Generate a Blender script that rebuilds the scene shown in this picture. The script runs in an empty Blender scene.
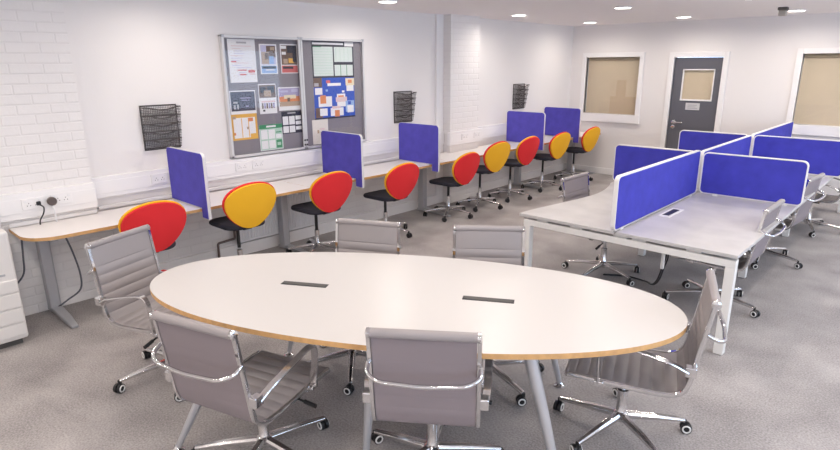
import bpy, bmesh, math, random
from mathutils import Vector, Matrix
random.seed(7)
PI = math.pi
S = bpy.context.scene
COL = S.collection

# ---------------------------------------------------------------- materials
def nodes(name):
    m = bpy.data.materials.new(name); m.use_nodes = True
    nt = m.node_tree
    return m, nt, nt.nodes['Principled BSDF']

def mat(name, rgb, rough=.5, metal=0., bump=0., bscale=200., var=0., vscale=8., coat=0., sheen=0.):
    m, nt, b = nodes(name)
    b.inputs['Base Color'].default_value = (*rgb, 1)
    b.inputs['Roughness'].default_value = rough
    b.inputs['Metallic'].default_value = metal
    if coat: b.inputs['Coat Weight'].default_value = coat
    if sheen: b.inputs['Sheen Weight'].default_value = sheen
    if bump or var:
        tc = nt.nodes.new('ShaderNodeTexCoord')
    if bump:
        n = nt.nodes.new('ShaderNodeTexNoise'); n.inputs['Scale'].default_value = bscale; n.inputs['Detail'].default_value = 4
        nt.links.new(tc.outputs['Object'], n.inputs['Vector'])
        bp = nt.nodes.new('ShaderNodeBump'); bp.inputs['Strength'].default_value = bump; bp.inputs['Distance'].default_value = .004
        nt.links.new(n.outputs['Fac'], bp.inputs['Height']); nt.links.new(bp.outputs['Normal'], b.inputs['Normal'])
    if var:
        n2 = nt.nodes.new('ShaderNodeTexNoise'); n2.inputs['Scale'].default_value = vscale; n2.inputs['Detail'].default_value = 5
        nt.links.new(tc.outputs['Object'], n2.inputs['Vector'])
        r = nt.nodes.new('ShaderNodeValToRGB')
        r.color_ramp.elements[0].position = .3; r.color_ramp.elements[1].position = .7
        r.color_ramp.elements[0].color = (*[c*(1-var) for c in rgb], 1)
        r.color_ramp.elements[1].color = (*[min(1, c*(1+var)) for c in rgb], 1)
        nt.links.new(n2.outputs['Fac'], r.inputs['Fac']); nt.links.new(r.outputs['Color'], b.inputs['Base Color'])
    return m

def brick_mat(name, rgb, axes, strength=.6):
    m, nt, b = nodes(name)
    b.inputs['Base Color'].default_value = (*rgb, 1); b.inputs['Roughness'].default_value = .55
    tc = nt.nodes.new('ShaderNodeTexCoord'); sp = nt.nodes.new('ShaderNodeSeparateXYZ'); cb = nt.nodes.new('ShaderNodeCombineXYZ')
    nt.links.new(tc.outputs['Object'], sp.inputs[0])
    nt.links.new(sp.outputs[axes[0]], cb.inputs[0]); nt.links.new(sp.outputs[axes[1]], cb.inputs[1])
    br = nt.nodes.new('ShaderNodeTexBrick')
    br.inputs['Scale'].default_value = 1; br.inputs['Brick Width'].default_value = .225; br.inputs['Row Height'].default_value = .075
    br.inputs['Mortar Size'].default_value = .008; br.inputs['Mortar Smooth'].default_value = .6
    br.inputs['Color1'].default_value = (*rgb, 1); br.inputs['Color2'].default_value = (*[c*.985 for c in rgb], 1)
    br.inputs['Mortar'].default_value = (*[c*.96 for c in rgb], 1)
    nt.links.new(cb.outputs[0], br.inputs['Vector'])
    nz = nt.nodes.new('ShaderNodeTexNoise'); nz.inputs['Scale'].default_value = 40
    nt.links.new(tc.outputs['Object'], nz.inputs['Vector'])
    mx = nt.nodes.new('ShaderNodeMath'); mx.operation = 'MULTIPLY_ADD'; mx.inputs[1].default_value = -1.
    inv = nt.nodes.new('ShaderNodeMath'); inv.operation = 'MULTIPLY'; inv.inputs[1].default_value = .25
    nt.links.new(nz.outputs['Fac'], inv.inputs[0])
    nt.links.new(br.outputs['Fac'], mx.inputs[0]); nt.links.new(inv.outputs[0], mx.inputs[2])
    bp = nt.nodes.new('ShaderNodeBump'); bp.inputs['Strength'].default_value = strength; bp.inputs['Distance'].default_value = .012
    nt.links.new(mx.outputs[0], bp.inputs['Height']); nt.links.new(bp.outputs['Normal'], b.inputs['Normal'])
    nt.links.new(br.outputs['Color'], b.inputs['Base Color'])
    return m

def carpet_mat():
    m, nt, b = nodes('carpet'); b.inputs['Roughness'].default_value = .95
    tc = nt.nodes.new('ShaderNodeTexCoord')
    def noise(s, d=4):
        n = nt.nodes.new('ShaderNodeTexNoise'); n.inputs['Scale'].default_value = s; n.inputs['Detail'].default_value = d
        nt.links.new(tc.outputs['Object'], n.inputs['Vector']); return n
    a, c = noise(2.2, 6), noise(95, 3)
    mix = nt.nodes.new('ShaderNodeMath'); mix.operation = 'MULTIPLY_ADD'; mix.inputs[1].default_value = .45
    nt.links.new(a.outputs['Fac'], mix.inputs[0])
    k = nt.nodes.new('ShaderNodeMath'); k.operation = 'MULTIPLY'; k.inputs[1].default_value = .55
    nt.links.new(c.outputs['Fac'], k.inputs[0]); nt.links.new(k.outputs[0], mix.inputs[2])
    r = nt.nodes.new('ShaderNodeValToRGB')
    r.color_ramp.elements[0].position = .32; r.color_ramp.elements[1].position = .68
    r.color_ramp.elements[0].color = (.20, .184, .182, 1); r.color_ramp.elements[1].color = (.50, .465, .455, 1)
    nt.links.new(mix.outputs[0], r.inputs['Fac']); nt.links.new(r.outputs['Color'], b.inputs['Base Color'])
    bp = nt.nodes.new('ShaderNodeBump'); bp.inputs['Strength'].default_value = .5; bp.inputs['Distance'].default_value = .006
    nt.links.new(c.outputs['Fac'], bp.inputs['Height']); nt.links.new(bp.outputs['Normal'], b.inputs['Normal'])
    return m

def emit_mat(name, rgb, s):
    m, nt, b = nodes(name)
    b.inputs['Base Color'].default_value = (*rgb, 1)
    b.inputs['Emission Color'].default_value = (*rgb, 1); b.inputs['Emission Strength'].default_value = s
    return m

def glass_mat():
    m = bpy.data.materials.new('window_glass'); m.use_nodes = True; nt = m.node_tree; nt.nodes.clear()
    o = nt.nodes.new('ShaderNodeOutputMaterial'); mx = nt.nodes.new('ShaderNodeMixShader')
    t = nt.nodes.new('ShaderNodeBsdfTransparent'); g = nt.nodes.new('ShaderNodeBsdfGlossy'); g.inputs['Roughness'].default_value = .03
    lw = nt.nodes.new('ShaderNodeLayerWeight'); lw.inputs['Blend'].default_value = .3
    pw = nt.nodes.new('ShaderNodeMath'); pw.operation = 'POWER'; pw.inputs[1].default_value = 4.
    f = nt.nodes.new('ShaderNodeMath'); f.operation = 'MULTIPLY_ADD'; f.inputs[1].default_value = .3; f.inputs[2].default_value = .018
    nt.links.new(lw.outputs['Facing'], pw.inputs[0]); nt.links.new(pw.outputs[0], f.inputs[0])
    nt.links.new(f.outputs[0], mx.inputs[0]); nt.links.new(t.outputs[0], mx.inputs[1]); nt.links.new(g.outputs[0], mx.inputs[2])
    nt.links.new(mx.outputs[0], o.inputs[0]); return m

M = dict(
    wall=mat('wall_paint', (.80, .765, .745), .6, bump=.08, bscale=60),
    brick=brick_mat('painted_brick', (.80, .768, .75), (1, 2), .35),
    ceil=mat('ceiling_paint', (.86, .815, .805), .8),
    trim=mat('white_gloss_trim', (.86, .835, .82), .35),
    trunk=mat('white_plastic', (.84, .82, .815), .35),
    carpet=carpet_mat(),
    top=mat('white_laminate', (.60, .575, .56), .32),
    grey_top=mat('pale_grey_laminate', (.53, .51, .50), .35, var=.09, vscale=5),
    desk=mat('white_desk_laminate', (.84, .805, .785), .32),
    oak=mat('oak_edge', (.62, .36, .15), .5, var=.12, vscale=30),
    steel=mat('silver_powder_coat', (.48, .48, .50), .38, .5),
    white_steel=mat('white_powder_coat', (.80, .78, .75), .38),
    leg=mat('satin_aluminium', (.62, .63, .66), .3, .7),
    chrome=mat('chrome', (.74, .74, .75), .08, 1.),
    polished=mat('polished_aluminium', (.70, .69, .69), .16, 1.),
    black=mat('black_plastic', (.012, .012, .014), .4),
    wheel_white=mat('white_wheel_ring', (.75, .74, .72), .4),
    sling=mat('grey_leatherette', (.315, .285, .285), .42, bump=.05, bscale=250),
    sling_back=mat('grey_mesh_backing', (.255, .215, .228), .55, bump=.2, bscale=500),
    red=mat('red_wool', (.76, .022, .028), .85, bump=.15, bscale=300),
    yellow=mat('yellow_wool', (.90, .47, .015), .85, bump=.15, bscale=300),
    navy=mat('navy_wool', (.022, .022, .035), .85, bump=.2, bscale=300),
    blue=mat('royal_blue_felt', (.090, .075, .47), .9, bump=.25, bscale=350, var=.10, vscale=9),
    blue2=mat('royal_blue_felt_bench', (.048, .048, .42), .9, bump=.25, bscale=350, var=.10, vscale=9),
    alu=mat('aluminium_frame', (.66, .65, .65), .4, .2),
    pin=mat('grey_pin_felt', (.245, .225, .25), .95, bump=.2, bscale=300),
    mesh=mat('black_wire_mesh', (.075, .06, .055), .5, .2),
    paper=mat('white_paper', (.80, .79, .80), .8),
    door=mat('slate_grey_door', (.115, .115, .135), .45),
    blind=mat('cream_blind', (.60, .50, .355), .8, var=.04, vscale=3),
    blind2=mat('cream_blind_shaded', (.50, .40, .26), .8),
    glass=glass_mat(),
    copier=mat('cream_plastic', (.76, .735, .715), .45),
    gap=mat('dark_gap', (.09, .085, .08), .7),
    lamp=emit_mat('lamp_lens', (1., .97, .93), 9.),
    cable=mat('grey_cable', (.12, .12, .14), .5),
    radiator=mat('radiator_enamel', (.78, .775, .79), .35),
    tag=mat('amber_label', (.75, .38, .06), .5),
)
def pm(name, rgb):
    if name not in M: M[name] = mat(name, rgb, .7)
    return M[name]

# ---------------------------------------------------------------- mesh helpers
def obj(name, bm, m, parent=None, smooth=False, bevel=0., seg=2):
    me = bpy.data.meshes.new(name)
    bmesh.ops.recalc_face_normals(bm, faces=bm.faces[:])
    bm.to_mesh(me); bm.free()
    ms = m if isinstance(m, (list, tuple)) else [m]
    for x in ms: me.materials.append(x)
    o = bpy.data.objects.new(name, me); COL.objects.link(o)
    if smooth:
        for p in me.polygons: p.use_smooth = True
        try: me.set_sharp_from_angle(angle=math.radians(40))
        except Exception: pass
    if bevel:
        b = o.modifiers.new('bevel', 'BEVEL'); b.width = bevel; b.segments = seg; b.limit_method = 'ANGLE'
    if parent is not None: o.parent = parent
    return o

def box(bm, a, b, mi=0):
    x0, x1 = sorted((a[0], b[0])); y0, y1 = sorted((a[1], b[1])); z0, z1 = sorted((a[2], b[2]))
    v = [bm.verts.new(p) for p in ((x0,y0,z0),(x1,y0,z0),(x1,y1,z0),(x0,y1,z0),(x0,y0,z1),(x1,y0,z1),(x1,y1,z1),(x0,y1,z1))]
    for f in ((0,3,2,1),(4,5,6,7),(0,1,5,4),(1,2,6,5),(2,3,7,6),(3,0,4,7)):
        fc = bm.faces.new([v[i] for i in f]); fc.material_index = mi
def B(*pairs):
    bm = bmesh.new()
    for a, b in pairs: box(bm, a, b)
    return bm

def sweep(bm, pts, section, closed=False, up=Vector((0,0,1)), scales=None, mi=0):
    """sweep a 2-D section (list of (a,b)) along pts; a = sideways, b = along 'up'"""
    pts = [Vector(p) for p in pts]; n = len(pts); rings = []
    prev = None
    for i, p in enumerate(pts):
        if closed: t = (pts[(i+1) % n]-pts[i-1]).normalized()
        else: t = (pts[min(i+1, n-1)]-pts[max(i-1, 0)]).normalized()
        if prev is None:
            u = up - t*up.dot(t)
            if u.length < 1e-4: u = Vector((1,0,0)) - t*t.x
        else:
            u = prev - t*prev.dot(t)
        u.normalize(); prev = u
        s = t.cross(u)
        k = scales[i] if scales else 1.
        rings.append([bm.verts.new(p + s*(a*k) + u*(b*k)) for a, b in section])
    m = len(section)
    for i in range(n if closed else n-1):
        r0, r1 = rings[i], rings[(i+1) % n]
        for j in range(m):
            f = bm.faces.new((r0[j], r0[(j+1) % m], r1[(j+1) % m], r1[j])); f.material_index = mi
    if not closed:
        bm.faces.new(rings[0][::-1]).material_index = mi; bm.faces.new(rings[-1]).material_index = mi
def circ(r, n=10): return [(r*math.cos(2*PI*i/n), r*math.sin(2*PI*i/n)) for i in range(n)]
def rect(w, h): return [(-w/2,-h/2),(w/2,-h/2),(w/2,h/2),(-w/2,h/2)]
def tube(bm, pts, r, n=10, scales=None, closed=False): sweep(bm, pts, circ(r, n), scales=scales, closed=closed)
def T(pts, r, n=10, scales=None):
    bm = bmesh.new(); tube(bm, pts, r, n, scales); return bm
def lathe(bm, prof, centre=(0,0,0), n=20, axis='z'):
    c = Vector(centre); rings = []
    for r, h in prof:
        ring = []
        for i in range(n):
            a = 2*PI*i/n
            p = Vector((r*math.cos(a), r*math.sin(a), h)) if axis == 'z' else (Vector((r*math.cos(a), h, r*math.sin(a))) if axis == 'y' else Vector((h, r*math.cos(a), r*math.sin(a))))
            ring.append(bm.verts.new(c+p))
        rings.append(ring)
    for a, b in zip(rings, rings[1:]):
        for i in range(n): bm.faces.new((a[i], a[(i+1) % n], b[(i+1) % n], b[i]))
    bm.faces.new(rings[0][::-1]); bm.faces.new(rings[-1])
def catmull(P, n=8):
    P = [Vector(p) for p in P]; out = []
    for i in range(len(P)-1):
        p0 = P[max(i-1,0)]; p1 = P[i]; p2 = P[i+1]; p3 = P[min(i+2,len(P)-1)]
        for k in range(n):
            t = k/n
            out.append(.5*((2*p1)+(p2-p0)*t+(2*p0-5*p1+4*p2-p3)*t*t+(3*p1-p0-3*p2+p3)*t**3))
    out.append(P[-1]); return out
def round_path(P, r, n=5):
    P = [Vector(p) for p in P]; out = [P[0]]
    for a, b, c in zip(P, P[1:], P[2:]):
        d0 = (a-b); d1 = (c-b); k = min(r, d0.length*.48, d1.length*.48)
        s = b+d0.normalized()*k; e = b+d1.normalized()*k
        for i in range(n+1):
            t = i/n; out.append((1-t)**2*s+2*t*(1-t)*b+t*t*e)
    out.append(P[-1]); return out
def prism(bm, poly, f, d, mi=0, side_mi=None):
    """poly of 2-D points mapped by f(a,b,depth) extruded from depth 0 to d"""
    v0 = [bm.verts.new(f(a, b, 0)) for a, b in poly]; v1 = [bm.verts.new(f(a, b, d)) for a, b in poly]
    n = len(poly)
    bm.faces.new(v0[::-1]).material_index = mi; bm.faces.new(v1).material_index = mi
    for i in range(n):
        bm.faces.new((v0[i], v0[(i+1) % n], v1[(i+1) % n], v1[i])).material_index = mi if side_mi is None else side_mi
def rrect(x0, y0, x1, y1, r, n=6, corners=(1,1,1,1)):
    out = []
    for (cx, cy, a0, on, px, py) in ((x0+r,y0+r,PI,corners[0],x0,y0),(x1-r,y0+r,1.5*PI,corners[1],x1,y0),(x1-r,y1-r,0,corners[2],x1,y1),(x0+r,y1-r,.5*PI,corners[3],x0,y1)):
        if on:
            for i in range(n+1):
                a = a0+.5*PI*i/n; out.append((cx+r*math.cos(a), cy+r*math.sin(a)))
        else: out.append((px, py))
    return out

def tag(o, label, cat, group=None):
    o['label'] = label; o['category'] = cat
    if group: o['group'] = group
    return o
def thing(name, label, cat, loc=(0,0,0), rz=0, group=None):
    o = bpy.data.objects.new(name, None); o.empty_display_size = .1; COL.objects.link(o)
    o.location = loc; o.rotation_euler = (0, 0, rz)
    return tag(o, label, cat, group)
def struct(name, bm, m, parent=None, **k):
    o = obj(name, bm, m, parent, **k)
    if parent is None: o['kind'] = 'structure'
    return o
def dup(root, loc, rz, label, group=None):
    def cp(o, par):
        c = o.copy(); COL.objects.link(c)
        if par is not None: c.parent = par
        for ch in o.children: cp(ch, c)
        return c
    r = cp(root, None); r.location = loc; r.rotation_euler = (0, 0, rz); r['label'] = label
    if group: r['group'] = group
    return r

# ---------------------------------------------------------------- the room
XL, XR, Y0, YB, ZC = -5.3, 3.2, -2.6, 9.75, 2.57
WIN1 = (-5.0, -4.04, 1.075, 2.035); WIN2 = (-1.73, -.45, 1.075, 2.045); DOOR = (-3.48, -2.755, 0, 2.017)
struct('floor', B(((XL-.15, Y0-.15, -.1), (XR+.15, YB+.9, 0))), M['carpet'])
struct('ceiling', B(((XL-.15, Y0-.15, ZC), (XR+.15, YB+.15, ZC+.1))), M['ceil'])
struct('wall_left', B(((XL-.15, Y0-.15, 0), (XL, YB+.15, ZC))), M['wall'])
struct('wall_rear', B(((XL, Y0-.15, 0), (XR, Y0, ZC))), M['wall'])
# back wall with two window openings and a doorway
xs = [XL, WIN1[0], WIN1[1], DOOR[0], DOOR[1], WIN2[0], WIN2[1], XR]
bw = bmesh.new()
for a, b, z0, z1 in ((XL, WIN1[0], 0, ZC), (WIN1[0], WIN1[1], 0, WIN1[2]), (WIN1[0], WIN1[1], WIN1[3], ZC), (WIN1[1], DOOR[0], 0, ZC),
                     (DOOR[0], DOOR[1], DOOR[3], ZC), (DOOR[1], WIN2[0], 0, ZC), (WIN2[0], WIN2[1], 0, WIN2[2]), (WIN2[0], WIN2[1], WIN2[3], ZC), (WIN2[1], XR, 0, ZC)):
    box(bw, (a, YB, z0), (b, YB+.12, z1))
struct('wall_back', bw, M['wall'])
# right wall with the daylight windows (outside the frame)
RW = [(-1.6, .6), (1.4, 3.6), (4.4, 6.6), (7.2, 9.2)]
bw = bmesh.new(); prev = Y0
for a, b in RW:
    box(bw, (XR, prev, 0), (XR+.15, a, ZC)); box(bw, (XR, a, 0), (XR+.15, b, .85)); box(bw, (XR, a, 2.3), (XR+.15, b, ZC)); prev = b
box(bw, (XR, prev, 0), (XR+.15, YB+.15, ZC))
struct('wall_right', bw, M['wall'])
# painted brick piers on the left wall
XP = -5.19
struct('trim_1', B(((XL, -1.2, 0), (XP, 1.555, ZC))), M['brick'])
struct('trim_2', B(((XL, 6.14, 0), (XL+.16, 6.78, ZC))), M['brick'])
struct('trim_3', B(((XL, 6.0, 0), (XL+.035, 6.14, ZC))), M['trim'], bevel=.004)     # boxed pipe beside the far pier
struct('trim_4', B(((XL, 1.555, 0), (XL+.012, 6.0, .70))), M['brick'])              # brick showing below the desks
struct('trim_5', B(((XL, 6.78, 0), (XL+.012, YB, .70))), M['brick'])
# skirting
struct('baseboard_left', B(((XL, 1.6, 0), (XL+.045, 6.0, .13)), ((XL, 6.78, 0), (XL+.045, YB, .13))), M['trim'], bevel=.006)
struct('baseboard_back', B(((XL+.05, YB-.02, 0), (DOOR[0]-.085, YB, .11)), ((DOOR[1]+.085, YB-.02, 0), (XR, YB, .11))), M['trim'], bevel=.004)

# cable trunking: near pier, main run, far pier
def trunk(name, x, d, y0, y1, z0, z1):
    bm = B(((x, y0, z0), (x+d, y1, z1)), ((x+d, y0+.004, (z0+z1)/2-.055), (x+d+.006, y1-.004, (z0+z1)/2+.055)))
    return struct(name, bm, M['trunk'], bevel=.004)
trunk('trim_6', XP, .05, .86, 1.56, .795, .998)
trunk('trim_7', XL, .05, 1.56, 6.14, .84, 1.018)
trunk('trim_8', XL+.16, .05, 6.08, 6.83, .84, 1.02)
trunk('trim_9', XL, .05, 6.83, YB, .84, 1.02)
struct('trim_10', B(((XL, 1.6, .735), (XL+.03, 6.14, .765)), ((XP, .93, .735), (XP+.012, 1.555, .765))), M['trunk'], bevel=.003)
# twin sockets
def socket(x, y, z, label):
    bm = bmesh.new(); prism(bm, rrect(-.073, -.043, .073, .043, .006, 3), lambda a, b, d: Vector((d, a, b)), .010)
    t = thing('wall_socket', label, 'socket', (x, y, z), 0, 'twin sockets on the trunking')
    obj('faceplate', bm, M['trunk'], t, bevel=.002)
    bm = bmesh.new()
    for s in (-1, 1):
        box(bm, (.010, s*.05-.008, .012), (.0135, s*.05+.008, .028))
    obj('rocker_switch', bm, M['paper'], t)
    bm = bmesh.new()
    for s in (-1, 1):
        c = s*.028
        for dy, dz in ((0, .006), (-.011, -.012), (.011, -.012)): box(bm, (.0095, c+dy-.003, dz-.003), (.0112, c+dy+.003, dz+.003))
    obj('pin_hole', bm, M['gap'], t)
    return t
socket(XP+.056, 1.10, .905, 'twin wall socket on the near trunking with a black cord plugged in')
socket(XP+.056, 1.30, .912, 'twin wall socket just right of the round grey plug, near pier')
socket(XL+.056, 2.13, .94, 'twin wall socket behind the near yellow chair, left of the first blue screen')
socket(XL+.056, 2.97, .94, 'twin wall socket left of the pair under the noticeboard')
socket(XL+.056, 3.16, .94, 'twin wall socket right of the pair under the noticeboard')
socket(XL+.216, 6.40, .94, 'twin wall socket low on the far white brick pier, left one')
socket(XL+.216, 6.68, .94, 'twin wall socket low on the far white brick pier, right one')
# plugs and cords on the near trunking
t = thing('power_plug', 'small black plug with thin cord dropping behind the desk', 'plug', (XP+.066, 1.135, .905))
obj('plug_body', B(((0, -.014, -.016), (.024, .014, .014))), M['black'], t, bevel=.004)
obj('cord', T(catmull([(.020,0,-.01),(.05,.02,-.03),(.045,.012,-.08),(.025,-.012,-.13),(.022,-.018,-.168)], 6), .005, 8), M['black'], t, smooth=True)
t = thing('power_adapter', 'round dark grey plug with pale cord on the near trunking', 'plug', (XP+.066, 1.225, .905))
bm = bmesh.new(); lathe(bm, [(.030,0),(.034,.006),(.034,.026),(.026,.034)], axis='x'); obj('plug_body', bm, mat('warm_grey_plastic', (.10,.075,.07), .5), t, smooth=True)
obj('cord', T(catmull([(.02,.0,-.028),(.035,.002,-.07),(.03,.004,-.12),(.024,.006,-.166)], 6), .0055, 8), M['paper'], t, smooth=True)

# windows of the back wall
def inner_window(n, w, blind_band):
    x0, x1, z0, z1 = w; fw = .075
    bm = B(((x0-fw, YB-.03, z0-.03), (x0, YB+.06, z1+fw)), ((x1, YB-.03, z0-.03), (x1+fw, YB+.06, z1+fw)), ((x0, YB-.03, z1), (x1, YB+.06, z1+fw)))
    f = struct('window_%d' % n, bm, M['trim'], bevel=.004)
    obj('sill', B(((x0-fw-.01, YB-.045, z0-.145), (x1+fw+.01, YB+.06, z0))), M['trim'], f, bevel=.006)
    obj('glass', B(((x0, YB+.045, z0), (x1, YB+.051, z1))), M['glass'], f)
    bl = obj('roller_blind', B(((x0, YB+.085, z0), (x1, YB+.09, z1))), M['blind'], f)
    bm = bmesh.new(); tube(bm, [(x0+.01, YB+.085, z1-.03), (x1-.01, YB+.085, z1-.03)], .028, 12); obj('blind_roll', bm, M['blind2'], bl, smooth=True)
    if blind_band: obj('tan_patch', B(((x0+.45, YB+.079, z0), (x1-.04, YB+.085, z0+.30)), ((x0+.55, YB+.079, z0+.30), (x0+.72, YB+.085, z0+.58))), mat('tan_blind', (.55, .43, .29), .8), bl)  # darker tan patches over the lower part of the blind
    obj('reveal_back', B(((x0-.1, YB+.14, z0-.1), (x1+.1, YB+.15, z1+.1))), M['wall'], f)
    return f
inner_window(1, WIN1, True); inner_window(2, WIN2, False)
# door
x0, x1, _, z1 = DOOR; fw = .08
fr = struct('trim_11', B(((x0-fw, YB-.03, 0), (x0, YB+.1, z1+fw)), ((x1, YB-.03, 0), (x1+fw, YB+.1, z1+fw)), ((x0, YB-.03, z1), (x1, YB+.1, z1+fw))), M['trim'], bevel=.005)
vx0, vx1, vz0, vz1 = -3.335, -2.855, 1.36, 1.838
bm = B(((x0+.004, YB+.01, .006), (vx0, YB+.054, z1-.004)), ((vx1, YB+.01, .006), (x1-.004, YB+.054, z1-.004)), ((vx0, YB+.01, .006), (vx1, YB+.054, vz0)), ((vx0, YB+.01, vz1), (vx1, YB+.054, z1-.004)))
d = struct('door_1', bm, M['door'])
obj('vision_panel', B(((vx0, YB+.028, vz0), (vx1, YB+.034, vz1))), M['glass'], d)
obj('panel_blind', B(((vx0, YB+.045, vz0), (vx1, YB+.049, vz1))), M['blind'], d)
e = .018
obj('glazing_bead', B(((vx0, YB-.002, vz0-.012), (vx1, YB+.03, vz0+.012)), ((vx0, YB+.004, vz1-e), (vx1, YB+.03, vz1)), ((vx0, YB+.004, vz0), (vx0+e, YB+.03, vz1)), ((vx1-e, YB+.004, vz0), (vx1, YB+.03, vz1))), M['trim'], d, bevel=.003)
sg = obj('sign_plate', B(((-3.235, YB, 1.205), (-3.02, YB+.01, 1.315))), M['alu'], d, bevel=.002)
obj('sign_text_line', B(((-3.20, YB-.0015, 1.275), (-3.06, YB, 1.287)), ((-3.20, YB-.0015, 1.250), (-3.08, YB, 1.261)), ((-3.20, YB-.0015, 1.228), (-3.05, YB, 1.239))), M['steel'], sg)
bm = bmesh.new(); lathe(bm, [(.034,0),(.034,-.010),(.014,-.014),(.014,-.045)], (-3.395, YB+.01, 1.0), 16, 'y')
tube(bm, round_path([(-3.395, YB-.035, 1.0), (-3.36, YB-.045, 1.0), (-3.24, YB-.04, 1.0)], .02), .014, 10)
lathe(bm, [(.032,0),(.032,-.010),(.022,-.012)], (-3.40, YB+.01, .925), 16, 'y')
obj('door_handle', bm, M['chrome'], d, smooth=True)

# ---------------------------------------------------------------- ceiling fittings
def downlight(x, y, label):
    t = thing('ceiling_downlight', label, 'ceiling light', (x, y, ZC), 0, 'round ceiling downlights')
    bm = bmesh.new(); lathe(bm, [(.110,0),(.110,-.006),(.100,-.012),(.092,-.012),(.092,-.001)], n=28); obj('trim_ring', bm, M['trim'], t, smooth=True)
    bm = bmesh.new(); lathe(bm, [(.090,-.002),(.090,-.012),(.06,-.015)], n=28); obj('lens', bm, M['lamp'], t, smooth=True)
    return t
seen = {(0,3): 'round downlight over the wall desks near the noticeboard', (0,4): 'round downlight above the far pier, middle of the wall row',
        (0,5): 'round downlight in the corner, nearest the blind window', (1,4): 'round downlight in front of the blinded window, further out',
        (1,5): 'round downlight close to the grey door', (2,4): 'round downlight cut by the top edge of the picture', (2,5): 'round downlight beside the small ceiling sensor'}
LX = [-4.58, -3.13, -1.74, -.35, 1.05, 2.4]; LY = [-1.9, .15, 2.25, 4.44, 6.9, 8.93]
for i, x in enumerate(LX):
    for j, y in enumerate(LY):
        if (i, j) in seen: downlight(x, y, seen[(i, j)])
        li = bpy.data.lights.new('downlight_glow', 'AREA'); li.shape = 'DISK'; li.size = .17; li.energy = 10.4*(.82 if i == 0 else 1.); li.color = (1., .92, .835)
        li.spread = math.radians(165)
        lo = bpy.data.objects.new('downlight_glow', li); lo.location = (x, y, ZC-.02); COL.objects.link(lo)
t = thing('ceiling_sensor', 'small beige box sensor on the ceiling beside a downlight', 'sensor', (-1.77, 8.35, ZC))
obj('mount', B(((-.05,-.05,-.035),(.05,.05,0))), M['gap'], t, bevel=.006)
obj('sensor_body', B(((-.04,-.042,-.10),(.04,.042,-.035))), mat('beige_plastic', (.42,.38,.33), .5), t, bevel=.012)

# ---------------------------------------------------------------- desks along the left wall
XF, XW, ZD = -4.672, -5.235, .73
def wall_desk(y0, y1, label, legs, rounded=False):
    t = thing('wall_desk', label, 'desk', ((XF+XW)/2, (y0+y1)/2, 0), 0, 'white desks along the wall')
    cx, cy = (XF+XW)/2, (y0+y1)/2
    w = XP+.002 if rounded else XW
    bm = bmesh.new()
    if rounded: poly = rrect(XP+.004, y0, XF, y1, .22, 10, (0, 1, 0, 0)); poly = poly[:-2]+[(XF, y1), (XW, y1), (XW, 1.562), (XP+.004, 1.562)]
    else: poly = [(XW, y0), (XF, y0), (XF+(.05 if y1 > 9 else 0), y1), (XW, y1)]
    poly = [(a-cx, b-cy) for a, b in poly]
    prism(bm, poly, lambda a, b, d: Vector((a, b, ZD-.025+d)), .025, 0, 1)
    obj('desk_top', bm, [M['desk'], M['oak']], t)
    for y in legs:
        lg = obj('leg', B(((-.23, y-.04-cy, .03), (-.13, y+.04-cy, ZD-.055))), M['steel'], t, bevel=.012)
        bm = bmesh.new()
        sweep(bm, [(-.25, y-cy, .02), (-.10, y-cy, .035), (.12, y-cy, .026), (.31, y-cy, .012)], rect(.075, .036), scales=[1, 1, .9, .62])
        obj('foot', bm, M['steel'], lg, bevel=.006)
        obj('support_arm', B(((-.26, y-.025-cy, ZD-.06), (.18, y+.025-cy, ZD-.0255))), M['steel'], lg, bevel=.004)
    obj('back_rail', B(((-.19, y0-cy+.12, ZD-.10), (-.165, y1-cy-.05, ZD-.0255))), M['steel'], t)
    return t
wall_desk(.925, 3.40, 'white oak-edged wall desk nearest the camera, with one rounded corner', [1.115, 3.34], True)
wall_desk(3.402, 5.61, 'white wall desk under the right half of the noticeboard', [5.56])
wall_desk(5.612, 7.93, 'white wall desk in front of the far brick pier', [7.87])
wall_desk(7.932, 9.72, 'white wall desk at the far end, reaching the back wall', [9.63])

# upright blue screens clamped on the wall desks
def desk_screen(y, label, z1=1.222):
    t = thing('desk_screen', label, 'desk divider', (-4.62, y, 0), 0, 'blue screens on the wall desks')
    x0, x1 = -.610, .072
    r = .045
    def outline(i):   # inset outline
        a, b, top, low, notch = x0+i, x1-i, z1-i, .652+i, .738+i
        rr = max(.008, r-i); out = []
        pts = [(a, notch), (-.035+i, notch), (-.035+i, low), (b, low)]
        for k in range(7): ang = PI*.5*k/6; pts.append((b-rr+rr*math.cos(ang), top-rr+rr*math.sin(ang)))
        for k in range(7): ang = PI*.5+PI*.5*k/6; pts.append((a+rr+rr*math.cos(ang), top-rr+rr*math.sin(ang)))
        return pts
    # edging: a band round the outline
    o, n = outline(0), outline(.012); bm = bmesh.new()
    def ring(p, y): return [bm.verts.new((q[0], y, q[1])) for q in p]
    A, Bq, Cq, Dq = ring(o, -.013), ring(n, -.013), ring(n, .013), ring(o, .013)
    k = len(o)
    for P, Q in ((A,Bq),(Bq,Cq),(Cq,Dq),(Dq,A)):
        for i in range(k): bm.faces.new((P[i], P[(i+1)%k], Q[(i+1)%k], Q[i]))
    bm2 = bmesh.new(); prism(bm2, outline(.004), lambda a, b, d: Vector((a, -.017+d, b)), .034)
    obj('fabric_panel', bm2, M['blue'], t, bevel=.003)
    obj('edge_trim', bm, M['wheel_white'], t)
    obj('desk_clamp', B(((-.06, .017, .65), (-.036, .05, .80)), ((-.10, .017, .731), (-.036, .05, .745))), M['trim'], t, bevel=.003)
    return t
desk_screen(2.235, 'blue felt desk screen nearest the camera, below the first wire file rack')
desk_screen(3.99, 'blue felt desk screen overlapping the lower right corner of the noticeboard')
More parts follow.
